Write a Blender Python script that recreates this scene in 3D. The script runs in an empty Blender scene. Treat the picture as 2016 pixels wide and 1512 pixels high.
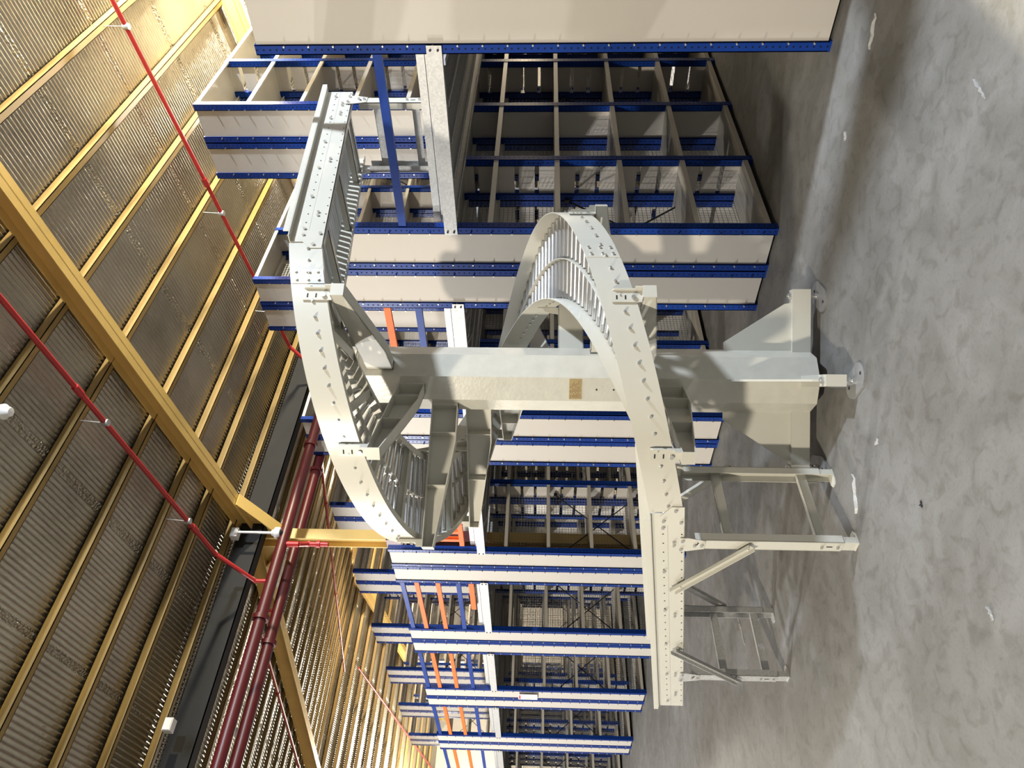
import bpy, math, random
from mathutils import Vector, Matrix
random.seed(4)
SC = bpy.context.scene
COL = SC.collection
R = math.radians
PI = math.pi

# ------------------------------------------------------------------ materials
def new_mat(name):
    m = bpy.data.materials.new(name); m.use_nodes = True
    nt = m.node_tree
    return m, nt, nt.nodes, nt.links, nt.nodes['Principled BSDF']

def paint(name, col, rough=.4, metal=0., var=.06, scale=3., bump=0., bscale=60., spec=.5, coat=0.):
    m, nt, N, L, b = new_mat(name)
    b.inputs['Roughness'].default_value = rough
    b.inputs['Metallic'].default_value = metal
    b.inputs['Specular IOR Level'].default_value = spec
    b.inputs['Coat Weight'].default_value = coat
    tc = N.new('ShaderNodeTexCoord')
    nz = N.new('ShaderNodeTexNoise'); nz.inputs['Scale'].default_value = scale; nz.inputs['Detail'].default_value = 4
    L.new(tc.outputs['Object'], nz.inputs['Vector'])
    cr = N.new('ShaderNodeValToRGB')
    lo = [max(0, c*(1-var)) for c in col]; hi = [min(1, c*(1+var)) for c in col]
    cr.color_ramp.elements[0].position = .3; cr.color_ramp.elements[1].position = .7
    cr.color_ramp.elements[0].color = (*lo, 1); cr.color_ramp.elements[1].color = (*hi, 1)
    L.new(nz.outputs['Fac'], cr.inputs['Fac']); L.new(cr.outputs['Color'], b.inputs['Base Color'])
    if bump:
        n2 = N.new('ShaderNodeTexNoise'); n2.inputs['Scale'].default_value = bscale; n2.inputs['Detail'].default_value = 3
        L.new(tc.outputs['Object'], n2.inputs['Vector'])
        bp = N.new('ShaderNodeBump'); bp.inputs['Strength'].default_value = bump; bp.inputs['Distance'].default_value = .01
        L.new(n2.outputs['Fac'], bp.inputs['Height']); L.new(bp.outputs['Normal'], b.inputs['Normal'])
    return m

def galvanised(name, col=(.52, .53, .53), rough=.38, metal=.85, scale=45.):
    m, nt, N, L, b = new_mat(name)
    b.inputs['Metallic'].default_value = metal
    tc = N.new('ShaderNodeTexCoord')
    v = N.new('ShaderNodeTexVoronoi'); v.inputs['Scale'].default_value = scale
    L.new(tc.outputs['Object'], v.inputs['Vector'])
    sp = N.new('ShaderNodeSeparateColor'); L.new(v.outputs['Color'], sp.inputs['Color'])
    cr = N.new('ShaderNodeValToRGB')
    cr.color_ramp.elements[0].color = (*[c*.9 for c in col], 1); cr.color_ramp.elements[1].color = (*[min(1, c*1.1) for c in col], 1)
    L.new(sp.outputs[0], cr.inputs['Fac']); L.new(cr.outputs['Color'], b.inputs['Base Color'])
    mr = N.new('ShaderNodeMapRange'); mr.inputs['To Min'].default_value = rough-.05; mr.inputs['To Max'].default_value = rough+.08
    L.new(sp.outputs[1], mr.inputs['Value']); L.new(mr.outputs['Result'], b.inputs['Roughness'])
    return m

def perforated(name, col):
    """blue coated post steel with a column of small punched holes up each face"""
    m, nt, N, L, b = new_mat(name)
    b.inputs['Roughness'].default_value = .3; b.inputs['Specular IOR Level'].default_value = .22
    tc = N.new('ShaderNodeTexCoord'); sx = N.new('ShaderNodeSeparateXYZ'); L.new(tc.outputs['Object'], sx.inputs[0])
    def mth(op, a, bb=None):
        n = N.new('ShaderNodeMath'); n.operation = op
        for i, x in enumerate((a, bb)):
            if x is None: continue
            if isinstance(x, (int, float)): n.inputs[i].default_value = x
            else: L.new(x, n.inputs[i])
        return n.outputs[0]
    zf = mth('MULTIPLY', mth('SUBTRACT', mth('FRACT', mth('DIVIDE', sx.outputs[2], .0375)), .5), .0375)
    z2 = mth('MULTIPLY', zf, zf)
    ax = mth('ABSOLUTE', sx.outputs[0]); ay = mth('ABSOLUTE', sx.outputs[1])
    mn = mth('MINIMUM', ax, ay)
    d2 = mth('ADD', z2, mth('MULTIPLY', mn, mn))
    hole = mth('LESS_THAN', d2, .0058**2)
    mix = N.new('ShaderNodeMix'); mix.data_type = 'RGBA'
    mix.inputs['A'].default_value = (*col, 1); mix.inputs['B'].default_value = (.002, .004, .016, 1)
    L.new(hole, mix.inputs['Factor']); L.new(mix.outputs['Result'], b.inputs['Base Color'])
    mr = mth('ADD', mth('MULTIPLY', hole, .5), .3); L.new(mr, b.inputs['Roughness'])
    return m

def wire_mesh(name):
    m, nt, N, L, b = new_mat(name)
    b.inputs['Base Color'].default_value = (.35, .35, .34, 1); b.inputs['Metallic'].default_value = .6; b.inputs['Roughness'].default_value = .45
    tc = N.new('ShaderNodeTexCoord'); sx = N.new('ShaderNodeSeparateXYZ'); L.new(tc.outputs['Object'], sx.inputs[0])
    def g(o):
        d = N.new('ShaderNodeMath'); d.operation = 'DIVIDE'; d.inputs[1].default_value = .034; L.new(o, d.inputs[0])
        f = N.new('ShaderNodeMath'); f.operation = 'FRACT'; L.new(d.outputs[0], f.inputs[0])
        l = N.new('ShaderNodeMath'); l.operation = 'LESS_THAN'; l.inputs[1].default_value = .11; L.new(f.outputs[0], l.inputs[0]); return l.outputs[0]
    mx = N.new('ShaderNodeMath'); mx.operation = 'MAXIMUM'; L.new(g(sx.outputs[1]), mx.inputs[0]); L.new(g(sx.outputs[2]), mx.inputs[1])
    L.new(mx.outputs[0], b.inputs['Alpha'])
    return m

def concrete(name):
    m, nt, N, L, b = new_mat(name)
    tc = N.new('ShaderNodeTexCoord')
    def noise(s, d, dist=0.):
        n = N.new('ShaderNodeTexNoise'); n.inputs['Scale'].default_value = s; n.inputs['Detail'].default_value = d; n.inputs['Distortion'].default_value = dist
        L.new(tc.outputs['Object'], n.inputs['Vector']); return n.outputs['Fac']
    def ramp(f, p0, c0, p1, c1):
        r = N.new('ShaderNodeValToRGB'); r.color_ramp.elements[0].position = p0; r.color_ramp.elements[1].position = p1
        r.color_ramp.elements[0].color = (*c0, 1); r.color_ramp.elements[1].color = (*c1, 1); L.new(f, r.inputs['Fac']); return r.outputs['Color']
    def mul(a, c, f=1.):
        x = N.new('ShaderNodeMix'); x.data_type = 'RGBA'; x.blend_type = 'MULTIPLY'; x.inputs['Factor'].default_value = f
        L.new(a, x.inputs['A']); L.new(c, x.inputs['B']); return x.outputs['Result']
    base = ramp(noise(.9, 8, .5), .32, (.130, .126, .117), .68, (.176, .175, .169))
    base = mul(base, ramp(noise(3.2, 10, 1.2), .36, (.80, .79, .76), .60, (1.06, 1.06, 1.06)), .8)
    base = mul(base, ramp(noise(13., 9, .8), .34, (.70, .68, .64), .50, (1.03, 1.03, 1.03)), .6)
    base = mul(base, ramp(noise(70., 5), .30, (.8, .78, .75), .5, (1, 1, 1)), .5)
    L.new(base, b.inputs['Base Color'])
    mr = N.new('ShaderNodeMapRange'); mr.inputs['To Min'].default_value = .5; mr.inputs['To Max'].default_value = .75
    L.new(noise(3., 5), mr.inputs['Value']); L.new(mr.outputs['Result'], b.inputs['Roughness'])
    bp = N.new('ShaderNodeBump'); bp.inputs['Strength'].default_value = .12; bp.inputs['Distance'].default_value = .004
    L.new(noise(40., 5), bp.inputs['Height']); L.new(bp.outputs['Normal'], b.inputs['Normal'])
    return m

def foil(name):
    """crinkled aluminium foil insulation laid over the corrugated sheet, with crumpled tape seams"""
    m, nt, N, L, b = new_mat(name)
    b.inputs['Metallic'].default_value = .88
    b.inputs['Roughness'].default_value = .35
    tc = N.new('ShaderNodeTexCoord')
    nz = N.new('ShaderNodeTexNoise'); nz.inputs['Scale'].default_value = 1.2; nz.inputs['Detail'].default_value = 5
    L.new(tc.outputs['Object'], nz.inputs['Vector'])
    cr = N.new('ShaderNodeValToRGB'); cr.color_ramp.elements[0].position = .3; cr.color_ramp.elements[1].position = .7
    cr.color_ramp.elements[0].color = (.30, .27, .21, 1); cr.color_ramp.elements[1].color = (.48, .44, .355, 1)
    L.new(nz.outputs['Fac'], cr.inputs['Fac']); L.new(cr.outputs['Color'], b.inputs['Base Color'])
    # seams run along X, one every 1.2 m of Y
    sx = N.new('ShaderNodeSeparateXYZ'); L.new(tc.outputs['Object'], sx.inputs[0])
    d = N.new('ShaderNodeMath'); d.operation = 'DIVIDE'; d.inputs[1].default_value = 1.15; L.new(sx.outputs[1], d.inputs[0])
    f = N.new('ShaderNodeMath'); f.operation = 'FRACT'; L.new(d.outputs[0], f.inputs[0])
    lt = N.new('ShaderNodeMath'); lt.operation = 'LESS_THAN'; lt.inputs[1].default_value = .07; L.new(f.outputs[0], lt.inputs[0])
    crk = N.new('ShaderNodeTexVoronoi'); crk.inputs['Scale'].default_value = 45; L.new(tc.outputs['Object'], crk.inputs['Vector'])
    fine = N.new('ShaderNodeTexNoise'); fine.inputs['Scale'].default_value = 18; fine.inputs['Detail'].default_value = 4; L.new(tc.outputs['Object'], fine.inputs['Vector'])
    mp = N.new('ShaderNodeMath'); mp.operation = 'MULTIPLY'; L.new(crk.outputs['Distance'], mp.inputs[0]); L.new(lt.outputs[0], mp.inputs[1])
    m2 = N.new('ShaderNodeMath'); m2.operation = 'MULTIPLY_ADD'; m2.inputs[1].default_value = 1.6; L.new(mp.outputs[0], m2.inputs[0]); L.new(fine.outputs['Fac'], m2.inputs[2])
    bp = N.new('ShaderNodeBump'); bp.inputs['Strength'].default_value = .55; bp.inputs['Distance'].default_value = .016
    L.new(m2.outputs[0], bp.inputs['Height']); L.new(bp.outputs['Normal'], b.inputs['Normal'])
    return m

M = dict(
    concrete=concrete('polished_concrete'),
    foil=foil('roof_foil'),
    beige=paint('beige_sheet', (.46, .43, .385), .5, var=.03, scale=1.5, spec=.35),
    shelf=paint('shelf_sheet', (.50, .47, .41), .42, var=.05, scale=2.),
    blue=paint('blue_coat', (.003, .030, .20), .4, var=.12, scale=6., spec=.2),
    post=perforated('blue_perforated_post', (.003, .029, .195)),
    orange=paint('orange_coat', (.86, .13, .018), .5, var=.05, spec=.25),
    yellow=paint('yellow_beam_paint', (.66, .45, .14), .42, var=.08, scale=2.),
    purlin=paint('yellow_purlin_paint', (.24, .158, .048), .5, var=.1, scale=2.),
    red=paint('red_pipe_paint', (.40, .022, .022), .35, var=.1),
    maroon=paint('maroon_pipe_paint', (.075, .005, .006), .4, var=.1),
    grey=paint('pebble_grey_coat', (.47, .46, .405), .33, var=.03, scale=2., coat=.15),
    brushed=paint('brushed_grey_coat', (.47, .46, .405), .3, var=.05, scale=14., bump=.10, bscale=55., coat=.2),
    galv=galvanised('galvanised_steel', (.46, .46, .45), .48, .45, 85.),
    padsteel=paint('grey_pad_steel', (.23, .23, .225), .45, .3, var=.12, scale=12),
    roller=paint('zinc_roller', (.60, .61, .62), .33, .9, var=.06, scale=8.),
    bolt=paint('bolt_zinc', (.62, .62, .60), .3, .9, var=.1, scale=30),
    dark=paint('dark_hole', (.012, .012, .012), .7, var=.1),
    gutter=paint('dark_grey_gutter', (.020, .019, .018), .7, var=.08, spec=.2),
    white=paint('white_plastic', (.78, .77, .74), .35, var=.02),
    lens=paint('dark_glass_dome', (.01, .01, .012), .08, var=.02),
    brass=paint('brass_plate', (.85, .66, .34), .22, 1., var=.12, scale=60.),
    ink=paint('engraved_ink', (.16, .09, .03), .5, var=.1),
    paper=paint('paper', (.85, .83, .82), .6, var=.02),
    redink=paint('red_print', (.6, .05, .05), .6, var=.02),
    yellink=paint('yellow_print', (.75, .65, .12), .6, var=.02),
    greyink=paint('grey_print', (.3, .28, .27), .6, var=.02),
    mesh=wire_mesh('welded_wire_mesh'),
    black=paint('black_steel', (.012, .014, .022), .4, var=.1),
    wall=paint('wall_sheet', (.42, .39, .33), .55, var=.08, scale=.7),
    plastic=paint('clear_plastic_scrap', (.40, .40, .385), .25, var=.1, scale=20, bump=.5, bscale=80),
    blackbit=paint('black_scrap', (.015, .015, .015), .5, var=.1),
)

# ------------------------------------------------------------------ mesh builder
class MB:
    def __init__(s): s.v = []; s.f = []; s.sm = []
    def add(s, vs, fs, smooth=False):
        o = len(s.v); s.v += [tuple(v) for v in vs]
        s.f += [tuple(i+o for i in f) for f in fs]; s.sm += [smooth]*len(fs)
        return s
    def box(s, lo, hi):
        x0, y0, z0 = lo; x1, y1, z1 = hi
        return s.add([(x0,y0,z0),(x1,y0,z0),(x1,y1,z0),(x0,y1,z0),(x0,y0,z1),(x1,y0,z1),(x1,y1,z1),(x0,y1,z1)],
                     [(0,3,2,1),(4,5,6,7),(0,1,5,4),(1,2,6,5),(2,3,7,6),(3,0,4,7)])
    def hexa(s, a, b):
        """solid between quads a (4 pts) and b (4 pts)"""
        return s.add(list(a)+list(b), [(3,2,1,0),(4,5,6,7),(0,1,5,4),(1,2,6,5),(2,3,7,6),(3,0,4,7)])
    def bar(s, p, q, w, h, up=(0,0,1)):
        p = Vector(p); q = Vector(q); d = (q-p).normalized(); up = Vector(up)
        a = d.cross(up)
        if a.length < 1e-5: a = d.cross(Vector((1,0,0)))
        a.normalize(); u = a.cross(d); a *= w/2; u *= h/2
        return s.hexa([p-a-u, p+a-u, p+a+u, p-a+u], [q-a-u, q+a-u, q+a+u, q-a+u])
    def tube(s, p, q, r, n=12, r2=None, smooth=True):
        p = Vector(p); q = Vector(q); d = (q-p).normalized()
        a = d.cross(Vector((0,0,1)))
        if a.length < 1e-4: a = Vector((1,0,0))
        a.normalize(); u = a.cross(d); r2 = r if r2 is None else r2
        vs = [p+(a*math.cos(t)+u*math.sin(t))*r for t in [2*PI*i/n for i in range(n)]] + [q+(a*math.cos(t)+u*math.sin(t))*r2 for t in [2*PI*i/n for i in range(n)]]
        s.add(vs, [(i, (i+1) % n, n+(i+1) % n, n+i) for i in range(n)], smooth)
        s.add(vs[:n], [tuple(range(n-1, -1, -1))]); s.add(vs[n:], [tuple(range(n))])
        return s
    def prism(s, poly, vec):
        """poly: list of 3-D points (planar), extruded by vec"""
        n = len(poly); vec = Vector(vec); a = [Vector(p) for p in poly]; b = [p+vec for p in a]
        s.add(a+b, [tuple(range(n-1, -1, -1)), tuple(range(n, 2*n))] + [(i, (i+1) % n, n+(i+1) % n, n+i) for i in range(n)])
        return s
    def sweep(s, rings, closed=True, smooth=True, caps=True):
        """rings: list of equal-length point rings"""
        n = len(rings[0]); vs = [p for r in rings for p in r]; fs = []
        for k in range(len(rings)-1):
            for i in range(n if closed else n-1):
                j = (i+1) % n
                fs.append((k*n+i, k*n+j, (k+1)*n+j, (k+1)*n+i))
        s.add(vs, fs, smooth)
        if caps and closed:
            s.add(rings[0], [tuple(range(n-1, -1, -1))]); s.add(rings[-1], [tuple(range(n))])
        return s
    def lathe(s, prof, c, axis='Z', n=24):
        rings = []
        for i in range(n+1):
            t = 2*PI*i/n; rings.append([(c[0]+r*math.cos(t), c[1]+r*math.sin(t), c[2]+z) for r, z in prof])
        return s.sweep(rings, closed=False, smooth=True, caps=False)
    def mesh(s, name, mat):
        me = bpy.data.meshes.new(name); me.from_pydata(s.v, [], s.f)
        me.polygons.foreach_set('use_smooth', s.sm); me.materials.append(mat); me.update()
        import bmesh
        bm = bmesh.new(); bm.from_mesh(me); bmesh.ops.remove_doubles(bm, verts=bm.verts, dist=1e-6) if any(s.sm) else None
        bmesh.ops.recalc_face_normals(bm, faces=bm.faces); bm.to_mesh(me); bm.free()
        if any(s.sm):
            try: me.set_sharp_from_angle(angle=R(40))
            except Exception: pass
        return me
    def build(s, name, mat, parent=None, off=(0,0,0)):
        """off: the root thing's location, when the shape was given in world coordinates"""
        if any(off): s.v = [(x-off[0], y-off[1], z-off[2]) for x, y, z in s.v]
        return link(name, s.mesh(name, mat), parent)

def link(name, me, parent=None, loc=(0,0,0)):
    o = bpy.data.objects.new(name, me); COL.objects.link(o)
    if parent is not None: o.parent = parent
    o.location = loc
    return o
def tag(o, label=None, cat=None, group=None, kind=None):
    if label: o['label'] = label
    if cat: o['category'] = cat
    if group: o['group'] = group
    if kind: o['kind'] = kind
    return o
def thing(name, label, cat, loc=(0,0,0), group=None):
    return tag(link(name, None, None, loc), label, cat, group)
def struct(o, label=None): return tag(o, label, None, None, 'structure')
def copy_tree(o, parent=None):
    c = o.copy(); COL.objects.link(c)
    if parent is not None: c.parent = parent
    for ch in list(o.children): copy_tree(ch, c)
    return c

# ------------------------------------------------------------------ measured layout
CX, CY, RO, RI, PITCH, HB = -3.043, 2.989, .942, .462, 1.437, .164
THC = -44.489; Z0 = 2.671
def ztop(th): return Z0 + PITCH*R(th-THC)/(2*PI)
Y0, BAY, ZT, ZM = 4.259, .916, 3.255, 2.267
Y1 = Y0+2*BAY+.04
W = .725
XR = [-.97, -2.8595, -4.780, -7.029, -8.928, -10.834, -12.787, -14.70, -16.60, -18.50]

# ------------------------------------------------------------------ setting: floor, roof, walls
f = MB().box((-34, -9, -.2), (13, 23, 0)).build('floor', M['concrete']); struct(f, 'grey polished concrete warehouse floor')
VAL, RID1, RID2 = -7.236, 2.92, -17.39  # roof frame, column and pipes scaled up about the camera, baked into their coordinates
def zp(X):               # underside of the purlins
    if X >= VAL:
        return 4.991+.14*(min(X, RID1)-VAL)-.14*max(0, X-RID1)
    return 4.996+.139*(VAL-max(X, RID2))-.139*max(0, RID2-X)
PD = .08
YA, YB = -7.0, 22.0
def roof_slab(xa, xb, label, nper=.047, pd=PD):
    m = MB(); n = int((YB-YA)/nper*5); xs = [xa+(xb-xa)*i/10 for i in range(11)]
    vs = []; fs = []
    for j in range(n+1):
        y = YA+(YB-YA)*j/n; t = (j % 5)
        h = (0, .012, .014, .012, 0)[t]
        for x in xs: vs.append((x, y, zp(x)+pd+.004+h))
    k = len(xs)
    for j in range(n):
        for i in range(k-1): fs.append((j*k+i, j*k+i+1, (j+1)*k+i+1, (j+1)*k+i))
    m.add(vs, fs, True)
    o = link('ceiling', None) if False else None
    me = bpy.data.meshes.new('ceiling'); me.from_pydata(m.v, [], m.f); me.materials.append(M['foil'])
    me.polygons.foreach_set('use_smooth', [True]*len(m.f)); me.update()
    o = link('ceiling', me); md = o.modifiers.new('thickness', 'SOLIDIFY'); md.thickness = .03; md.offset = 1
    struct(o, label); return o
roof_slab(VAL+.01, RID1, 'foil lined corrugated roof slope above the shelving, falling to the dark gutter')
roof_slab(RID2, VAL-.01, 'foil lined roof slope beyond the gutter, rising to the far ridge', pd=.052)
roof_slab(-27.5, RID2, 'foil lined roof slope beyond the far ridge')
roof_slab(RID1, 12.5, 'foil lined roof slope behind the camera')
for nm, lo, hi in (('wall_back', (-27.6, 21.9, 0), (12.6, 22.1, 6.6)), ('wall_left', (-27.7, -7, 0), (-27.5, 22, 5.4))):
    struct(MB().box(lo, hi).build(nm, M['wall']), 'pale steel sheet wall of the warehouse')

# purlins: one object each, along Y
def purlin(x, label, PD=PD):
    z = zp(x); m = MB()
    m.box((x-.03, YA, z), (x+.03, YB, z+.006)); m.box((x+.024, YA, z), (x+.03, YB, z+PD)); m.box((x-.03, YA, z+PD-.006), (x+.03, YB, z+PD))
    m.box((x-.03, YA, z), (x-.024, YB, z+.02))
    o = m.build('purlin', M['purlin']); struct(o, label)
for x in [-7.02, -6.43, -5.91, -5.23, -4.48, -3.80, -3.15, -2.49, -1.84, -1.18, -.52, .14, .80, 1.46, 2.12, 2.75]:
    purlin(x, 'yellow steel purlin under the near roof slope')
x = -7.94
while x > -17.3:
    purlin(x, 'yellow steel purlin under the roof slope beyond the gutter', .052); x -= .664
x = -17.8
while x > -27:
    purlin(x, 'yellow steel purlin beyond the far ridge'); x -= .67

# rafters (I-beams) in planes of constant Y
def rafter(y, xa, xb, label, dep=None):
    d0 = dep or (.173, .184)
    def pt(x, dz, dy): return (x, y+dy, zp(x)-dz)
    m = MB()
    da, db = d0
    m.hexa([pt(xa,.0,-.006), pt(xa,.0,.006), pt(xa,da,.006), pt(xa,da,-.006)], [pt(xb,.0,-.006), pt(xb,.0,.006), pt(xb,db,.006), pt(xb,db,-.006)])
    for z0a, z1a, z0b, z1b in ((.0,.012,.0,.012), (da-.012,da,db-.012,db)):
        m.hexa([pt(xa,z0a,-.075), pt(xa,z0a,.075), pt(xa,z1a,.075), pt(xa,z1a,-.075)], [pt(xb,z0b,-.075), pt(xb,z0b,.075), pt(xb,z1b,.075), pt(xb,z1b,-.075)])
    return struct(m.build('rafter', M['yellow']), label)
YF = [-.43, 4.59, 9.61, 14.63, 19.65]
for i, y in enumerate(YF):
    rafter(y, -7.26, RID1, 'big yellow I-beam rafter crossing the near roof above the spiral' if i == 1 else 'yellow I-beam rafter under the near roof slope')
    rafter(y, -7.36, RID2, 'yellow I-beam rafter rising left beyond the gutter' if i == 1 else 'yellow I-beam rafter under the roof beyond the gutter', (.173, .26))
    rafter(y, RID2, -27.3, 'yellow I-beam rafter beyond the far ridge', (.26, .184))
# column with haunches under the valley
XC, YC = -7.355, 4.59
cz = MB()
cz.box((XC+.076, YC-.065, 0), (XC+.088, YC+.065, 4.96)); cz.box((XC-.088, YC-.065, 0), (XC-.076, YC+.065, 4.96)); cz.box((XC-.08, YC-.005, 0), (XC+.08, YC+.005, 4.96))
col = cz.build('steel_column', M['yellow']); struct(col, 'yellow steel H-column under the roof gutter')
lowc = MB(); lowc.box((XC-.0925, YC-.07, 2.30), (XC+.0925, YC+.07, 3.35)); lowc = lowc.build('column_wrap', M['maroon'], col)
tag(lowc, 'dark red painted length of the column')
for sgn, xw in ((1, .66), (-1, .48)):
    hb = MB(); x0 = XC+sgn*.088
    hb.prism([(x0, YC-.006, zp(x0)-.16), (x0+sgn*xw, YC-.006, zp(x0+sgn*xw)-.17), (x0, YC-.006, 4.54)], (0, .012, 0))
    a = Vector((x0, YC, 4.54)); bq = Vector((x0+sgn*xw, YC, zp(x0+sgn*xw)-.178))
    hb.bar(a, bq, .14, .012)
    hb.box((x0-.01, YC-.075, 4.46), (x0+.01, YC+.075, zp(x0)-.01))
    hb.build('haunch', M['yellow'], col)
for q in range(4):
    for dy in (-.045, .045):
        MB().tube((XC+.098, YC+dy, 4.58+q*.09), (XC+.114, YC+dy, 4.58+q*.09), .011, 8).build('column_bolt', M['bolt'], col)
# valley gutter
g = MB(); g.box((-7.21, YA, 4.72), (-7.07, YB, 4.73)); g.box((-7.08, YA, 4.72), (-7.07, YB, 4.985)); g.box((-7.21, YA, 4.72), (-7.20, YB, 4.985))
struct(g.build('roof_gutter', M['gutter']), 'dark grey box gutter along the roof valley')

# ------------------------------------------------------------------ pipes and ceiling devices
def pipe(name, pts, r, mat, label, cat='pipe', group=None, couplings=()):
    m = MB()
    for a, b in zip(pts, pts[1:]): m.tube(a, b, r, 14)
    for p in pts[1:-1]: m.add(*ball(p, r*1.25))
    o = m.build(name, mat); tag(o, label, cat, group)
    for p, q in couplings: MB().tube(p, q, r*1.35, 14).build('coupling', mat, o)
    return o
def ball(c, r, n=10, k=6):
    vs = []; fs = []
    for i in range(k+1):
        ph = PI*i/k
        for j in range(n):
            t = 2*PI*j/n; vs.append((c[0]+r*math.sin(ph)*math.cos(t), c[1]+r*math.sin(ph)*math.sin(t), c[2]+r*math.cos(ph)))
    for i in range(k):
        for j in range(n): fs.append((i*n+j, i*n+(j+1) % n, (i+1)*n+(j+1) % n, (i+1)*n+j))
    return vs, fs, True
PX1, PZ1, PX2, PZ2 = -6.925, 4.395, -7.84, 4.592
pipe('sprinkler_main', [(PX1, YA, PZ1), (PX1, YB, PZ1)], .062, M['maroon'], 'thick dark red pipe passing in front of the yellow column', 'pipe', None, [((PX1, y, PZ1), (PX1, y+.05, PZ1)) for y in (3.35, 5.6)])
pipe('sprinkler_main', [(PX2, YA, PZ2), (PX2, YB, PZ2)], .064, M['maroon'], 'thick dark red pipe passing behind the yellow column', 'pipe', None, [((PX2, y, PZ2), (PX2, y+.05, PZ2)) for y in (3.5, 5.9)])
def branch(y, off, label, xa=2.4):
    pts = [(xa, y, zp(xa)-off), (-6.5, y, zp(-6.5)-off), (PX1, y-.06, PZ1+.17), (PX1, y-.06, PZ1+.03)]
    o = pipe('sprinkler_branch', pts, .022, M['red'], label, 'pipe', None, [((x, y, zp(x)-off), (x-.09, y, zp(x-.09)-off)) for x in (-4.05, -6.0)])
    for x in (-2.49, -4.48, -5.91):
        h = MB(); h.tube((x, y, zp(x)-off+.02), (x, y+.02, zp(x)), .004, 6); h.tube((x, y, zp(x)-off-.03), (x, y, zp(x)-off+.025), .03, 10)
        h.build('pipe_hanger', M['galv'], o)
branch(3.845, .216, 'long bright red sprinkler pipe crossing the roof nearest the camera')
branch(6.93, .216, 'thin red sprinkler pipe crossing the roof behind the infeed conveyor')
def branch2(y, off, label):
    pts = [(PX2, y, PZ2+.03), (PX2, y, PZ2+.2), (PX2-.25, y, zp(PX2-.25)-off), (-17.2, y, zp(-17.2)-off)]
    pipe('sprinkler_branch', pts, .022, M['red'], label, 'pipe', None, [((x, y, zp(x)-off), (x-.09, y, zp(x-.09)-off)) for x in (-10.26, -13.4)])
branch2(3.91, .216, 'red sprinkler pipe rising under the far roof, left of the column')
branch2(7.09, .216, 'thin red sprinkler pipe rising under the far roof, right of the column')
pipe('sprinkler_branch', [(-18.2, 7.6, zp(-18.2)-.2), (-27, 7.6, zp(-27)-.2)], .022, M['red'], 'thin red sprinkler pipe beyond the far roof ridge')
v = MB(); v.tube((PX1, 4.235, PZ1-.03), (PX1, 4.235, 4.21), .032, 12); v.tube((PX1, 4.235, 4.22), (-7.12, 4.36, 4.18), .028, 12); v.tube((-7.12, 4.36, 4.18), (-7.12, 4.36, 3.95), .028, 12)
v.add(*ball((-7.12, 4.36, 4.18), .036)); v.tube((-7.12, 4.36, 4.08), (-7.12, 4.36, 4.04), .042, 12)
tag(v.build('drop_pipe', M['red']), 'short red drop pipe hanging in front of the yellow column', 'pipe')

def dome_camera(x, y, ztopp, zc, label):
    r = thing('dome_camera', label, 'security camera', (x, y, zc))
    MB().lathe([(0, ztopp-zc), (.045, ztopp-zc), (.045, ztopp-zc-.012), (.02, ztopp-zc-.03)], (0,0,0)).build('mount_base', M['white'], r)
    MB().tube((0,0,.05), (0,0,ztopp-zc-.02), .014, 12).build('pole', M['white'], r)
    MB().lathe([(0,.075), (.03,.07), (.045,.04), (.062,.03), (.062,-.01), (.05,-.025), (0,-.027)], (0,0,0)).build('housing', M['white'], r)
    MB().add(*ball((0,0,-.02), .036)).build('dome', M['lens'], r)
    return r
dome_camera(-6.87, 4.34, 4.926, 4.451, 'white dome security camera on a pole hanging before the yellow column')
def jbox(x, y, z, label):
    r = thing('junction_box', label, 'box', (x, y, z))
    MB().box((-.045,-.055,0), (.045,.055,.075)).build('body', M['white'], r)
    MB().box((.045,-.05,.006), (.052,.05,.069)).build('cover', M['white'], r)
jbox(-6.91, 4.34, 4.905, 'small white junction box beside the hanging camera\'s mount')
jbox(-6.82, 2.28, 4.86, 'white junction box fixed at the dark gutter edge')
sm = thing('smoke_detector', 'white smoke detector on the underside of the near roof', 'detector', (-3.63, 3.20, 5.196))
MB().lathe([(0,.05), (.05,.05), (.055,.02), (.04,0), (.03,-.025), (0,-.03)], (0,0,0)).build('body', M['white'], sm)
MB().tube((0,0,.04), (0,.0,.29), .004, 6).build('cable', M['white'], sm)
s2 = thing('smoke_detector', 'small white detector under the far roof left of the gutter', 'detector', (-9.02, 2.97, 5.10))
MB().lathe([(0,.05), (.04,.05), (.045,.02), (.035,0), (.025,-.02), (0,-.025)], (0,0,0)).build('body', M['white'], s2)
MB().tube((0,0,.04), (0,0,.18), .004, 6).build('cable', M['white'], s2)

# ------------------------------------------------------------------ shelving racks (built once, then copied)
PW = .058                                             # post width
H1 = W/2
UX = [(H1-PW/2, PW/2), (-PW/2, -H1+PW/2)]             # post centres of the two back-to-back units
def post_mesh(h):
    m = MB(); a = PW/2; t = .006
    # open C profile: broad outer faces, hollow inside
    m.box((-a,-a,0), (a,-a+t,h)); m.box((-a,-a,0), (-a+t,a,h)); m.box((a-t,-a,0), (a,a,h))
    m.box((-a-.0006,-a-.0006,0), (a+.0006,a+.0006,.012))
    return m.mesh('post', M['post'])
def panel_mesh(w, h):
    m = MB(); m.box((-w/2, -.008, 0), (w/2, .008, h))
    return m.mesh('end_panel', M['beige'])
def bolts_mesh(w, h):
    m = MB(); z = .08
    while z < h-.05:
        for sx in (-1, 1):
            m.tube((sx*(w/2+.006), -.012, z), (sx*(w/2+.006), -.034, z), .0055, 6)
        z += .142
    return m.mesh('panel_bolts', M['bolt'])
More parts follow.
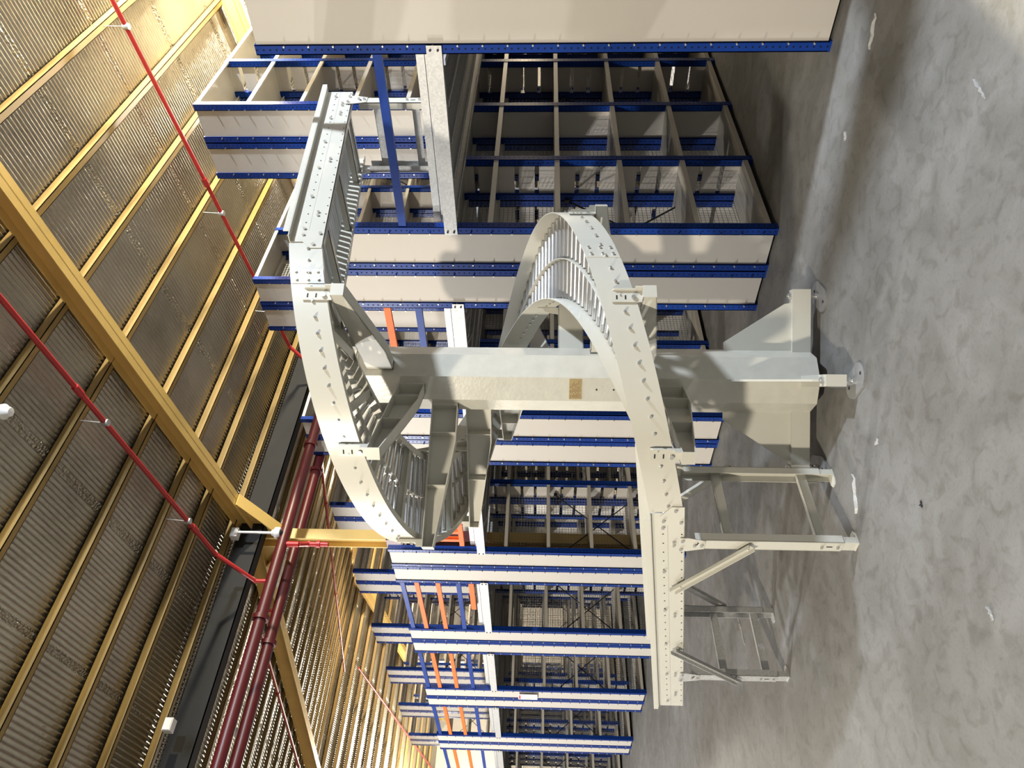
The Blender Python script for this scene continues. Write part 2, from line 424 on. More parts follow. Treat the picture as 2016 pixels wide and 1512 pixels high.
def slat_mesh(w, h):
    m = MB(); z = .05
    while z+.125 < h:
        m.box((-w/2, -.006, z), (w/2, .006, z+.125)); z += .159
    return m.mesh('slatted_side', M['beige'])
def shelf_mesh(w, l):
    m = MB(); m.box((-w/2, .004, .034), (w/2, l-.004, .037))
    for sx in (-1, 1): m.box((sx*w/2-.0015, .004, 0), (sx*w/2+.0015, l-.004, .036)); m.box((min(sx*w/2, sx*(w/2-.015)), .004, 0), (max(sx*w/2, sx*(w/2-.015)), l-.004, .003))
    m.box((-w/2, .004, .01), (w/2, .007, .036)); m.box((-w/2, l-.007, .01), (w/2, l-.004, .036))
    return m.mesh('shelf', M['shelf'])
def brace_mesh(l, h):
    m = MB(); m.tube((0, .03, 0), (0, l-.03, h), .007, 8); m.tube((0.016, .03, h), (0.016, l-.03, 0), .007, 8)
    for y, z in ((.03, 0), (.03, h), (l-.03, 0), (l-.03, h)): m.box((-.004, y-.02, z-.02), (.02, y+.02, z+.02))
    return m.mesh('cross_brace', M['black'])
def mesh_mesh(l, h):
    m = MB(); m.add([(0,.03,0), (0,l-.03,0), (0,l-.03,h), (0,.03,h)], [(0,1,2,3)])
    return m.mesh('wire_back', M['mesh'])
UWI = UX[0][0]-UX[0][1]                                # post centre distance
PANW = UWI-PW+.004
LZ = [.040, .517, .994, 1.470, 1.938]
UZ = [.06, .50, .965, 1.435, 1.905, 2.36]              # above ZM
def make_rack(name, nb, zs, h, front_h, back, solid_k, notch=False):
    root = link(name, None)
    pm = post_mesh(h); pf = post_mesh(front_h); pn = panel_mesh(PANW, front_h-.03); bm_ = bolts_mesh(PANW, front_h-.03)
    sl = slat_mesh(PANW, h); so = panel_mesh(PANW, h-.03); sh = shelf_mesh(UWI+PW-.01, BAY)
    br = brace_mesh(BAY, .98); wm = mesh_mesh(BAY, h-.06)
    for k in range(nb+1):
        y = k*BAY
        for (a, b) in UX:
            for x in (a, b):
                link('post', pf if k == 0 else pm, root, (x, y, 0))
            xc = (a+b)/2
            if k == 0:
                e = link('end_panel', pn, root, (xc, y-.012, .02)); link('panel_bolts', bm_, e)
            elif k == solid_k: link('side_panel', so, root, (xc, y, .02))
            else: link('slatted_side', sl, root, (xc, y, .02))
    for k in range(nb):
        for (a, b) in UX:
            for z in zs:
                if notch and k == 0: link('shelf', shelf_n, root, (.245 if a > 0 else -.205, 0, z))
                else: link('shelf', sh, root, ((a+b)/2, k*BAY, z))
        xo = .135 if notch and k == 0 else 0
        link('wire_back', wm, root, (xo, k*BAY, .03))
        if k % 2 == 0: link('cross_brace', br, root, (xo, k*BAY, .42))
    return root
lower = make_rack('shelving_rack', 6, LZ+[2.19], 2.26, ZT, True, 2)
upper = make_rack('upper_shelving_rack', 4, UZ, 4.668-ZM, 4.668-ZM, True, 2)
shelf_n = shelf_mesh(.21, BAY)
lower_d = make_rack('shelving_rack', 6, LZ+[2.19], 2.26, ZT, True, 2, True)
lower_s = make_rack('shelving_rack', 4, LZ+[2.19], 2.26, ZT, True, 2)
upper_s = make_rack('upper_shelving_rack', 3, UZ, 4.668-ZM, 4.668-ZM, True, 2)
LL = ['blue and beige shelving rack nearest the camera, cropped by the picture edge',
      'blue and beige shelving rack directly behind the spiral\'s infeed end, bays open to view',
      'blue and beige shelving rack right behind the spiral\'s column',
      'beige ended shelving rack whose top corner meets the yellow column',
      'beige ended shelving rack next beyond the one at the yellow column, same floor level',
      'beige ended shelving rack with a printed notice on its end panel',
      'beige ended shelving rack next beyond the one with the printed notice',
      'second shelving rack beyond the one with the printed notice, mostly cropped',
      'third shelving rack beyond the one with the printed notice',
      'farthest shelving rack of the lower tier']
UL = ['upper tier shelving rack standing above the nearest rack',
      'upper tier shelving rack behind the infeed conveyor, taller than everything beside it',
      'upper tier shelving rack behind the spiral\'s right top bend',
      'upper tier shelving rack behind the spiral\'s top, right of the yellow column',
      'upper tier shelving rack just right of the yellow column',
      'upper tier shelving rack just left of the yellow column',
      'second upper tier shelving rack left of the yellow column',
      'third upper tier shelving rack left of the yellow column',
      'fourth upper tier shelving rack left of the yellow column',
      'fifth upper tier shelving rack left of the yellow column, the farthest']
for i, xr in enumerate(XR):
    xc = xr-W/2
    for proto, short, labs, y, z, use in ((lower, lower_s, LL, Y0+PW/2, 0, {1: 0, 4: 1}), (upper, upper_s, UL, Y1+PW/2, ZM, {1: 0, 4: 1})):
        src = proto if i < 4 else short
        o = src if i in (1, 4) else lower_d if (i == 3 and z == 0) else copy_tree(src)
        o.location = (xc, y, z)
        tag(o, labs[i], 'shelving rack', 'lower tier shelving racks' if z == 0 else 'upper tier shelving racks')

for src, y, z, lb in ((lower, Y0+PW/2, 0, 'blue and beige shelving rack to the right of the nearest one, outside the picture'), (upper, Y1+PW/2, ZM, 'upper tier shelving rack to the right of the nearest one, outside the picture')):
    o = copy_tree(src); o.location = (.935-W/2, y, z); tag(o, lb, 'shelving rack', 'lower tier shelving racks' if z == 0 else 'upper tier shelving racks')

# ------------------------------------------------------------------ mezzanine between the racks, with guard rails
DL = ['between the two nearest racks, under the infeed conveyor', 'just right of the spiral\'s column', 'beside the yellow column',
      'in the first gap left of the yellow column', 'in the second gap left of the yellow column', 'in the third gap left of the yellow column', 'in the fourth gap left of the yellow column', 'in the fifth gap left of the yellow column', 'in the farthest gap']
RL = ['single blue guard bar below the infeed conveyor', 'orange and blue guard bars just right of the spiral\'s column', 'orange guard frame beside the yellow column',
      'guard rail of orange and blue bars in the first gap left of the yellow column', 'guard rail of orange and blue bars in the second gap left of the yellow column', 'guard rail of orange and blue bars in the third gap left of the yellow column', 'guard rail of orange and blue bars in the fourth gap left of the yellow column', 'guard rail of orange and blue bars in the fifth gap', 'guard rail of orange and blue bars in the farthest gap']
for i in range(9):
    xa = XR[i]-W; xb = XR[i+1]               # right and left limits of the gap
    loc = ((xa+xb)/2, Y0, 2.18)
    t = thing('mezzanine_deck', 'galvanised walkway deck and beam '+DL[i], 'walkway', loc, 'walkway decks between the racks')
    ox, oy, oz = loc
    m = MB(); yf = Y0-.012
    m.box((xb-PW+.004, yf-.004, 2.179), (xa+PW-.004, yf, 2.267)); m.box((xb, yf, 2.179), (xa, yf+.045, 2.183)); m.box((xb, yf, 2.263), (xa, yf+.045, 2.267))
    fb = m.build('front_beam', M['galv'], t, loc)
    for x in (xb-PW*.5, xa+PW*.5):
        for dz in (.022, .066): MB().tube((x, yf-.004, 2.179+dz), (x, yf-.012, 2.179+dz), .007, 8).build('beam_bolt', M['dark'], fb, loc)
    m = MB(); m.box((xb+.004, Y0+.07, 2.292), (xa-.004, Y0+.075, 2.345)); m.box((xb+.004, Y0+.07, 2.292), (xa-.004, Y0+.10, 2.296))
    m.build('toe_board', M['galv'], t, loc)
    m = MB(); m.box((xb+.003, Y0+.055, 2.268), (xa-.003, Y0+4*BAY if i > 3 else Y0+6*BAY, 2.29)); m.build('deck_sheet', M['galv'], t, loc)
    n = 5
    for j in range(n):
        x = xb+.09+(xa-xb-.18)*j/(n-1); m = MB()
        ye = Y0+(4 if i > 3 else 6)*BAY
        m.box((x-.003, Y0+.06, 2.17), (x+.003, ye, 2.268)); m.box((x-.003, Y0+.06, 2.17), (x+.035, ye, 2.174)); m.box((x-.003, Y0+.06, 2.264), (x+.035, ye, 2.268))
        m.build('joist', M['galv'], t, loc)
    # guard bars
    bars = {0: [(2.558, 'blue')], 1: [(2.77, 'orange'), (2.53, 'blue')], 2: []}.get(i, [(3.19, 'blue'), (3.02, 'orange'), (2.77, 'orange'), (2.53, 'blue')])
    g = thing('guard_rail', RL[i], 'guard rail', ((xa+xb)/2, Y0, 2.5), 'guard rails across the rack gaps')
    for z, c in bars:
        x1 = xa-.002; x0 = xb+.002
        MB().box((x0, Y0+.005, z-.026), (x1, Y0+.035, z+.026)).build('rail_bar', M[c], g, ((xa+xb)/2, Y0, 2.5))
    if i == 2:
        gl = ((xa+xb)/2, Y0, 2.5)
        for x in (-6.68, -6.83): MB().box((x-.022, Y0+.0, 2.44), (x+.022, Y0+.04, 3.15)).build('rail_post', M['orange'], g, gl)
        MB().box((-6.93, Y0-.004, 2.40), (-6.52, Y0+.044, 2.45)).build('rail_bar', M['orange'], g, gl)
    if i == 3:
        MB().box(((xa+xb)/2-.05, Y0+.005, 2.35), (xa-.002, Y0+.035, 2.41)).build('rail_bar', M['orange'], g, ((xa+xb)/2, Y0, 2.5))

# notice on the end panel of the sixth rack
nx = XR[5]-PW-.125; ny = Y0-.0335+.01
nt_ = thing('notice_sheet', 'white printed notice taped to a beige rack end panel', 'notice', (nx, ny-.003, 1.4))
MB().box((-.095, -.001, .19), (.095, .001, .47)).build('paper', M['paper'], nt_)
MB().box((-.075, -.0022, .435), (.06, -.0012, .462)).build('red_heading', M['redink'], nt_)
MB().box((-.06, -.0022, .31), (-.02, -.0012, .335)).build('yellow_mark', M['yellink'], nt_)
gi = MB()
for z, a, b in ((.38,-.02,.05), (.355,.0,.06), (.305,.03,.08), (.27,-.07,-.02), (.27,.03,.07), (.23,-.05,-.01), (.235,.035,.08), (.2,-.08,.085)): gi.box((a, -.0022, z), (b, -.0012, z+.006))
gi.build('print_lines', M['greyink'], nt_)

# ------------------------------------------------------------------ spiral roller conveyor
SP = (CX, CY, 0.)
spiral = thing('spiral_conveyor', 'pale grey spiral roller conveyor wound around an octagonal column', 'conveyor', SP)
def pol(r, th, z): t = R(th); return (CX+r*math.cos(t), CY+r*math.sin(t), z)
# column
oct_off = THC+3.0
def octring(r, z): return [pol(r, oct_off+45*k, z) for k in range(8)]
cm = MB(); RC = .181
cm.sweep([octring(RC, .066), octring(RC, 2.63)], smooth=False)
spcol = cm.build('column', M['brushed'], spiral, SP)
cm = MB(); cm.sweep([octring(RC+.004, 2.63), octring(RC+.004, 2.642)], smooth=False); cm.build('column_cap', M['grey'], spcol, SP)
# name plate on the face to the left of the front ridge
thf = oct_off-22.5
ap = RC*math.cos(R(22.5))
nvec = Vector((math.cos(R(thf)), math.sin(R(thf)), 0)); tvec = Vector((-math.sin(R(thf)), math.cos(R(thf)), 0))
def onface(u, z, out): p = Vector((CX, CY, 0))+nvec*(ap+out)+tvec*u; return (p.x, p.y, z)
def fbox(m, u0, u1, z0, z1, o0, o1):
    return m.hexa([onface(u0,z0,o0), onface(u1,z0,o0), onface(u1,z1,o0), onface(u0,z1,o0)], [onface(u0,z0,o1), onface(u1,z0,o1), onface(u1,z1,o1), onface(u0,z1,o1)])
pl = fbox(MB(), -.058, .062, 1.368, 1.438, .0005, .002).build('name_plate', M['brass'], spcol, SP); tag(pl, 'small brass name plate')
e = MB(); rng = random.Random(2)
for k in range(7):
    z = 1.376+k*.0085; u = -.05
    while u < .05:
        w = rng.uniform(.008, .03)
        if u+w < .055: fbox(e, u, u+w, z, z+.0032, .002, .0023)
        u += w+rng.uniform(.003, .01)
e.build('engraving', M['ink'], pl, SP)
hl = MB()
for z in (1.285, 1.19):
    p = onface(.0, z, .0002); q = onface(.0, z, .0012); hl.tube(p, q, .0055, 12)
hl.build('bolt_holes', M['dark'], spcol, SP)
# base fins, feet
for k, ang in enumerate((0, 90, 180, 270)):
    th = THC+ang+1
    rad = Vector((math.cos(R(th)), math.sin(R(th)), 0)); tan = Vector((-rad.y, rad.x, 0)); c0 = Vector((CX, CY, 0))
    def fp(r, z, t=0): p = c0+rad*r+tan*t; return (p.x, p.y, z)
    m = MB(); m.prism([fp(.15,.075,-.006), fp(.50,.075,-.006), fp(.50,.17,-.006), fp(.452,.17,-.006), fp(.445,.206,-.006), fp(.222,.55,-.006), fp(.15,.55,-.006)], tan*.012)
    fin = m.build('base_fin', M['grey'], spiral, SP)
    m = MB(); m.hexa([fp(.16,.066,-.03), fp(.16,.066,.03), fp(.16,.168,.03), fp(.16,.168,-.03)], [fp(.527,.066,-.03), fp(.527,.066,.03), fp(.527,.168,.03), fp(.527,.168,-.03)])
    m.build('foot_beam', M['grey'], fin, SP)
    m = MB(); m.tube(fp(.49,.012), fp(.49,.19), .0085, 10); 
    for z0 in (.012, .05, .168): m.tube(fp(.49,z0), fp(.49,z0+.016), .017, 6, smooth=False)
    m.build('levelling_bolt', M['bolt'], fin, SP)
    m = MB(); pa = {0: 30, 1: 60, 2: 0, 3: 90}[k]
    ax = Vector((math.cos(R(th+pa)), math.sin(R(th+pa)), 0)); ay = Vector((-ax.y, ax.x, 0)); pc = c0+rad*.49
    ring = []
    for j in range(24):
        t = 2*PI*j/24; u = .062*math.cos(t)+(.05 if math.cos(t) > 0 else -.05); w = .07*math.sin(t); ring.append(pc+ax*u+ay*w)
    m.prism([(p.x, p.y, .0) for p in ring], (0, 0, .012))
    pad = m.build('floor_pad', M['padsteel'], fin, SP)
    m = MB()
    for sgn in (-1, 1): q = pc+ax*sgn*.075; m.tube((q.x, q.y, .012), (q.x, q.y, .0135), .009, 10)
    m.build('pad_holes', M['dark'], pad, SP)

TH0, TH1 = 0., -447.
def arc(step=1.5):
    n = int((TH0-TH1)/step); return [TH0+(TH1-TH0)*i/n for i in range(n+1)]
def band(name, r0, r1, dz0, dz1, mat, parent, lip=0., tha=TH0, thb=TH1):
    m = MB(); rings = []
    n = max(2, int(abs(tha-thb)/1.5))
    for i in range(n+1):
        th = tha+(thb-tha)*i/n; z = ztop(th)
        if lip:
            s = 1 if lip > 0 else -1; l = abs(lip)
            a, b = (r0, r1)
            if s < 0: prof = [(b, dz0), (b, dz1), (a-l, dz1), (a-l, dz1+.004), (a, dz1+.004), (a, dz0)]
            else: prof = [(a, dz0), (a, dz1), (b+l, dz1), (b+l, dz1+.004), (b, dz1+.004), (b, dz0)]
        else: prof = [(r0, dz0), (r0, dz1), (r1, dz1), (r1, dz0)]
        rings.append([pol(r, th, z+d) for r, d in prof])
    m.sweep(rings); return m.build(name, mat, parent, SP)
og = band('outer_guard', RO-.004, RO, 0, -HB, M['grey'], spiral, lip=-.03)
ig = band('inner_guard', RI, RI+.004, 0, -HB, M['grey'], spiral, lip=.03)
mg = band('middle_guide', .688, .692, -.066, -.128, M['grey'], spiral)
# joint covers on the outer guard
for thj in (-11.5, -117., -387.+26, -225.):
    m = band('joint_plate', RO, RO+.003, -.002, -HB+.002, M['grey'], og, 0., thj, thj-5.2)
# bolts at the roller axles
th = -3.
while th > TH1+2:
    bm_ = MB(); z = ztop(th)-.095; bm_.tube(pol(RO-.001, th, z), pol(RO+.008, th, z), .0075, 8); bm_.tube(pol(RO+.008, th, z), pol(RO+.013, th, z), .0045, 8); bm_.build('guard_bolt', M['bolt'], og, SP)
    th -= 4.9
for thj in (-14., -119.5, -363.5):
    for dth in (-1.4, 1.4):
        for dz in (.03, .085, .135):
            z = ztop(thj+dth)-dz; MB().tube(pol(RO+.002, thj+dth, z), pol(RO+.011, thj+dth, z), .0065, 8).build('joint_bolt', M['bolt'], og, SP)
th = -3.
while th > TH1+2:
    z = ztop(th)-.095; MB().tube(pol(RI+.001, th, z), pol(RI-.008, th, z), .0065, 8).build('guard_bolt', M['bolt'], ig, SP); th -= 4.9
# rollers: short parallel ones in two lanes; those that show largest are parts, the rest one bank
bank = MB(); th = -3.; cnt = 0
while th > TH1+1:
    z = ztop(th)-.095
    for ra, rb in ((RI+.012, .679), (.702, RO-.012)):
        vis = (-150 < th < -85) or (-375 < th < -270)
        m = bank if not (vis and cnt < 98) else MB()
        m.tube(pol(ra, th, z), pol(rb, th, z), .0165, 14)
        m.tube(pol(ra-.012, th, z), pol(ra, th, z), .006, 6); m.tube(pol(rb, th, z), pol(rb+.012, th, z), .006, 6)
        if m is not bank: m.build('roller', M['roller'], spiral, SP); cnt += 1
    th -= 4.9
tag(bank.build('roller_bank', M['roller'], spiral, SP), kind='stuff')
# flat radial cross members under the rollers
th = -9.
while th > TH1+4:
    z = ztop(th)-HB+.012; t = R(th); m = MB()
    a = Vector(pol(RI+.006, th, z)); b = Vector(pol(RO-.006, th, z)); m.bar(a, b, .045, .004); m.bar(a+Vector((0,0,.018)), b+Vector((0,0,.018)), .004, .036)
    m.build('cross_member', M['grey'], spiral, SP); th -= 22.5
# support arms: tapered channels open to one side, with stiffeners, end block and bracket
for k in range(10):
    th = -20.3-45*k; zt = ztop(th)-.194
    rad = Vector((math.cos(R(th)), math.sin(R(th)), 0)); tan = Vector((-rad.y, rad.x, 0)); c0 = Vector((CX, CY, 0))
    def ap_(r, t, z): p = c0+rad*r+tan*t; return (p.x, p.y, z)
    ra, rb, rc = .158, .40, .985; hA, hC = .148, .062; wv = .031; t_ = .005
    def zb(r): return zt-hA if r <= rb else zt-hA+(hA-hC)*(r-rb)/(rc-rb)
    m = MB()
    # web at the -t side, flanges top and bottom, opening at the +t side
    m.prism([ap_(ra,-wv,zt), ap_(rc,-wv,zt), ap_(rc,-wv,zb(rc)), ap_(rb,-wv,zb(rb)), ap_(ra,-wv,zb(ra))], tan*t_)
    m.hexa([ap_(ra,-wv,zt), ap_(ra,wv,zt), ap_(ra,wv,zt-t_), ap_(ra,-wv,zt-t_)], [ap_(rc,-wv,zt), ap_(rc,wv,zt), ap_(rc,wv,zt-t_), ap_(rc,-wv,zt-t_)])
    for r0, r1 in ((ra, rb), (rb, rc)):
        m.hexa([ap_(r0,-wv,zb(r0)), ap_(r0,wv,zb(r0)), ap_(r0,wv,zb(r0)+t_), ap_(r0,-wv,zb(r0)+t_)], [ap_(r1,-wv,zb(r1)), ap_(r1,wv,zb(r1)), ap_(r1,wv,zb(r1)+t_), ap_(r1,-wv,zb(r1)+t_)])
    m.hexa([ap_(rc,-wv,zt), ap_(rc,wv,zt), ap_(rc,wv,zb(rc)), ap_(rc,-wv,zb(rc))], [ap_(rc+.004,-wv,zt), ap_(rc+.004,wv,zt), ap_(rc+.004,wv,zb(rc)), ap_(rc+.004,-wv,zb(rc))])
    m.hexa([ap_(ra,-wv,zt), ap_(ra,wv,zt), ap_(ra,wv,zb(ra)), ap_(ra,-wv,zb(ra))], [ap_(ra+.024,-wv,zt), ap_(ra+.024,wv,zt), ap_(ra+.024,wv,zb(ra)), ap_(ra+.024,-wv,zb(ra))])
    arm = m.build('support_arm', M['grey'], spiral, SP)
    for r in (.345, .65):
        m = MB()
        m.hexa([ap_(r,-wv+.004,zt-.004), ap_(r,wv-.001,zt-.004), ap_(r,wv-.001,zb(r)+.004), ap_(r,-wv+.004,zb(r)+.004)], [ap_(r+.004,-wv+.004,zt-.004), ap_(r+.004,wv-.001,zt-.004), ap_(r+.004,wv-.001,zb(r+.004)+.004), ap_(r+.004,-wv+.004,zb(r+.004)+.004)])
        m.build('stiffener', M['grey'], arm, SP)
    # outer L bracket from the guard down to the arm's end
    for rr, sg, nm in ((RO+.0035, 1, 'bracket'), (RI-.0035, -1, 'bracket')):
        zc = ztop(th); m = MB()
        if sg > 0:
            m.hexa([ap_(rr,-.034,zc-.055), ap_(rr,.030,zc-.055), ap_(rr,.030,zt), ap_(rr,-.034,zt)], [ap_(rr+.005,-.034,zc-.055), ap_(rr+.005,.030,zc-.055), ap_(rr+.005,.030,zt), ap_(rr+.005,-.034,zt)])
            m.prism([ap_(rr,.025,zc-.055), ap_(rr+.018,.025,zc-.066), ap_(rr+.018,.025,zt+.032), ap_(rr+.040,.025,zt+.032), ap_(rr+.040,.025,zt), ap_(rr,.025,zt)], tan*.005)
        else:
            m.hexa([ap_(rr-.005,-.03,zc-.07), ap_(rr-.005,.03,zc-.07), ap_(rr-.005,.03,zt), ap_(rr-.005,-.03,zt)], [ap_(rr,-.03,zc-.07), ap_(rr,.03,zc-.07), ap_(rr,.03,zt), ap_(rr,-.03,zt)])
            m.prism([ap_(rr-.005,-.03,zc-.10), ap_(rr-.03,-.03,zc-.12), ap_(rr-.045,-.03,zt), ap_(rr-.005,-.03,zt)], tan*.005)
        bk = m.build(nm, M['grey'], arm, SP)
        if sg > 0:
            for dz in (.075, .115): MB().hexa([ap_(rr+.005,-.022,zc-dz), ap_(rr+.005,.0,zc-dz), ap_(rr+.005,.0,zc-dz-.007), ap_(rr+.005,-.022,zc-dz-.007)], [ap_(rr+.0055,-.022,zc-dz), ap_(rr+.0055,.0,zc-dz), ap_(rr+.0055,.0,zc-dz-.007), ap_(rr+.0055,-.022,zc-dz-.007)]).build('bracket_slot', M['dark'], bk, SP)
            MB().tube(ap_(rr+.005,-.012,zc-.155), ap_(rr+.016,-.012,zc-.155), .011, 8).build('bracket_bolt', M['bolt'], bk, SP)

# ------------------------------------------------------------------ straight roller conveyors
def straight(root, loc, P0, d, a, L, slope, ov=.036):
    d = Vector(d).normalized(); a = Vector(a).normalized(); P0 = Vector(P0); Wd = RO-RI
    def q(s, c, h): p = P0+d*s+a*c; return (p.x, p.y, P0.z+slope*s+h)
    def qb(m, s0, s1, c0, c1, h0, h1):
        return m.hexa([q(s0,c0,h0), q(s0,c1,h0), q(s0,c1,h1), q(s0,c0,h1)], [q(s1,c0,h0), q(s1,c1,h0), q(s1,c1,h1), q(s1,c0,h1)])
    for side, c, sg in (('outer', 0, -1), ('inner', Wd, 1)):
        m = MB(); s0 = .012
        qb(m, s0, L, c, c-sg*.005, -.170, -.0865); qb(m, s0, L, c-sg*.0, c-sg*.035, -.170, -.166)
        rail = m.build('side_rail', M['grey'], root, loc)
        m = MB(); qb(m, s0, L, c, c-sg*.005, -.0855, 0); qb(m, s0, L, c, c+sg*ov, -.004, 0); qb(m, s0+.04, L+.03, c+sg*(ov-.003), c+sg*(ov+.001), 0, .03)
        m.build('guard_lip', M['grey'], rail, loc)
        m = MB(); s = .10
        while s < L-.02:
            for h in (-.062, -.155): m.tube(q(s, c+sg*.0003, h), q(s, c+sg*.0012, h), .0042, 8)
            s += .078
        m.build('rail_holes', M['dark'], rail, loc)
        for i in range(6):
            s = .12+i*(L-.2)/5; MB().tube(q(s, c, -.062), q(s, c+sg*.011, -.062), .0085, 8).build('rail_bolt', M['bolt'], rail, loc)
        for s in (.24, .25+L*.32, .25+L*.66, L-.2):
            for ds in (0, .03): MB().tube(q(s+ds, c, -.115), q(s+ds, c+sg*.010, -.115), .0075, 8).build('rail_bolt', M['bolt'], rail, loc)
        # stepped joint plate towards the spiral
        m = MB(); cc = c+sg*(.001 if side == 'outer' else .006)
        m.prism([q(.10, cc, -.0865), q(.10, cc, -.05), q(.03, cc, -.05), q(-.045, cc, -.108), q(-.045, cc, -.168), q(.10, cc, -.168)], tuple(a*(sg*.004)))
        m.build('joint_plate', M['grey'], rail, loc)
        for s, h in ((.06, -.065), (.07, -.15), (-.022, -.125)): MB().tube(q(s, cc, h), q(s, cc+sg*.014, h), .0085, 8).build('joint_bolt', M['bolt'], rail, loc)
    s = .06; n = 0
    while s < L-.02:
        m = MB(); m.tube(q(s, .012, -.075), q(s, Wd-.012, -.075), .0165, 14); m.tube(q(s, .002, -.075), q(s, .012, -.075), .006, 6); m.tube(q(s, Wd-.012, -.075), q(s, Wd-.002, -.075), .006, 6)
        m.build('roller', M['roller'], root, loc); s += .052
    for s in (.25, .25+L*.33, .25+L*.66, L-.18):
        m = MB(); qb(m, s, s+.045, .006, Wd-.006, -.150, -.146); qb(m, s, s+.004, .006, Wd-.006, -.150, -.112); m.build('cross_member', M['grey'], root, loc)
    return q
def leg_pair(root, loc, q, d, a, s, zfloor, mo, mi, brace_dir, brace_len, zbr_leg, cross):
    d = Vector(d).normalized(); a = Vector(a).normalized(); Wd = RO-RI
    for c, sg, mt in ((0, -1, mo), (Wd, 1, mi)):
        top = Vector(q(s, c, -.155)); base = Vector((top.x, top.y, zfloor)); out = a*sg
        def P(u, o, z): p = Vector((top.x, top.y, 0))+d*u+out*o; return (p.x, p.y, z)
        zl = top.z-.115; m = MB()
        def bx(u0, u1, o0, o1, z0, z1): m.hexa([P(u0,o0,z0), P(u1,o0,z0), P(u1,o1,z0), P(u0,o1,z0)], [P(u0,o0,z1), P(u1,o0,z1), P(u1,o1,z1), P(u0,o1,z1)])
        bx(-.037, .037, .0, .004, zfloor+.075, zl+.05); bx(-.037, -.033, -.04, .004, zfloor+.075, zl+.05); bx(.033, .037, -.04, .004, zfloor+.075, zl+.05)
        leg = m.build('leg', mt, root, loc)
        m = MB(); bx(-.032, .032, -.003, .0, zfloor+.005, zfloor+.16); bx(-.032, -.029, -.036, -.003, zfloor+.005, zfloor+.16); bx(.029, .032, -.036, -.003, zfloor+.005, zfloor+.16)
        m.prism([P(-.032,.004,zfloor), P(.032,.004,zfloor), P(.032,-.06,zfloor), P(.018,-.085,zfloor), P(-.018,-.085,zfloor), P(-.032,-.06,zfloor)], (0,0,.006))
        m.build('foot', mt, leg, loc)
        m = MB(); m.prism([P(-.055,.004,top.z+.015), P(.055,.004,top.z+.015), P(.055,.004,top.z-.03), P(.033,.004,zl), P(-.033,.004,zl), P(-.055,.004,top.z-.03)], tuple(out*.004))
        gs = m.build('gusset', mt, leg, loc)
        for u, z in ((-.035, top.z+.002), (.035, top.z+.002), (0, zl+.018), (0, (zl+top.z)/2-.005)): MB().tube(P(u,.008,z), P(u,.018,z), .0085, 8).build('gusset_bolt', M['bolt'], gs, loc)
        for z in (zfloor+.10, zfloor+.18): MB().tube(P(0,.004,z), P(0,.014,z), .0075, 8).build('leg_bolt', M['bolt'], leg, loc)
        m = MB()
        m.hexa([P(-.022,.0081,(zl+top.z)/2-.02), P(-.016,.0081,(zl+top.z)/2-.026), P(.0,.0081,(zl+top.z)/2-.02), P(.0,.0081,(zl+top.z)/2-.012)], [P(-.022,.0086,(zl+top.z)/2-.02), P(-.016,.0086,(zl+top.z)/2-.026), P(.0,.0086,(zl+top.z)/2-.02), P(.0,.0086,(zl+top.z)/2-.012)])
        m.hexa([P(-.004,.0042,zfloor+.125), P(.004,.0042,zfloor+.125), P(.004,.0042,zfloor+.155), P(-.004,.0042,zfloor+.155)], [P(-.004,.0047,zfloor+.125), P(.004,.0047,zfloor+.125), P(.004,.0047,zfloor+.155), P(-.004,.0047,zfloor+.155)])
        m.build('leg_slots', M['dark'], leg, loc)
        if brace_len:
            A = Vector(P(0, .022, zbr_leg)); sb = s+brace_dir*brace_len; Bq = Vector(q(sb, c, -.125))+out*.022
            dirv = (Bq-A).normalized(); A -= dirv*.02; Bq += dirv*.03
            nrm = dirv.cross(out).normalized(); m = MB()
            def chan(p0, p1):
                w = .022; t = .003
                m.hexa([p0-nrm*w-out*t, p0+nrm*w-out*t, p0+nrm*w, p0-nrm*w], [p1-nrm*w-out*t, p1+nrm*w-out*t, p1+nrm*w, p1-nrm*w])
                for sg2 in (-1, 1): m.hexa([p0+nrm*sg2*w-out*t, p0+nrm*sg2*(w-t)-out*t, p0+nrm*sg2*(w-t)+out*.018, p0+nrm*sg2*w+out*.018], [p1+nrm*sg2*w-out*t, p1+nrm*sg2*(w-t)-out*t, p1+nrm*sg2*(w-t)+out*.018, p1+nrm*sg2*w+out*.018])
            chan(A, Bq); m.tube(A+dirv*.03, A+dirv*.03+out*.008, .009, 8); m.tube(Bq-dirv*.05, Bq-dirv*.05+out*.008, .009, 8)
            m.tube(A+dirv*.03-out*.02, A+dirv*.03, .008, 8); m.tube(Bq-dirv*.05-out*.022, Bq-dirv*.05, .008, 8)
            m.build('diagonal_brace', mt, root, loc)
    pA = Vector(q(s, 0, 0)); pB = Vector(q(s, Wd, 0))
    for z in cross:
        m = MB(); m.bar((pA.x, pA.y, z), (pB.x, pB.y, z), .004, .045); m.bar((pA.x, pA.y, z+.02)+d*0 if False else Vector((pA.x, pA.y, z+.0225))+d*.012, Vector((pB.x, pB.y, z+.0225))+d*.012, .028, .004)
        m.build('cross_bar', mi, root, loc)

# infeed: from the head of the spiral back between the two nearest racks
P0 = pol(RO, 0, ztop(0)); iloc = (P0[0]-.24, P0[1]+.9, 2.29)
inf = thing('roller_conveyor', 'straight infeed roller conveyor leading into the top of the spiral', 'conveyor', iloc)
q = straight(inf, iloc, P0, (0, 1, 0), (-1, 0, 0), 1.69, .0957)
leg_pair(inf, iloc, q, (0, 1, 0), (-1, 0, 0), 1.56, 2.292, M['grey'], M['galv'], -1, 0, 0, (2.67, 2.42))
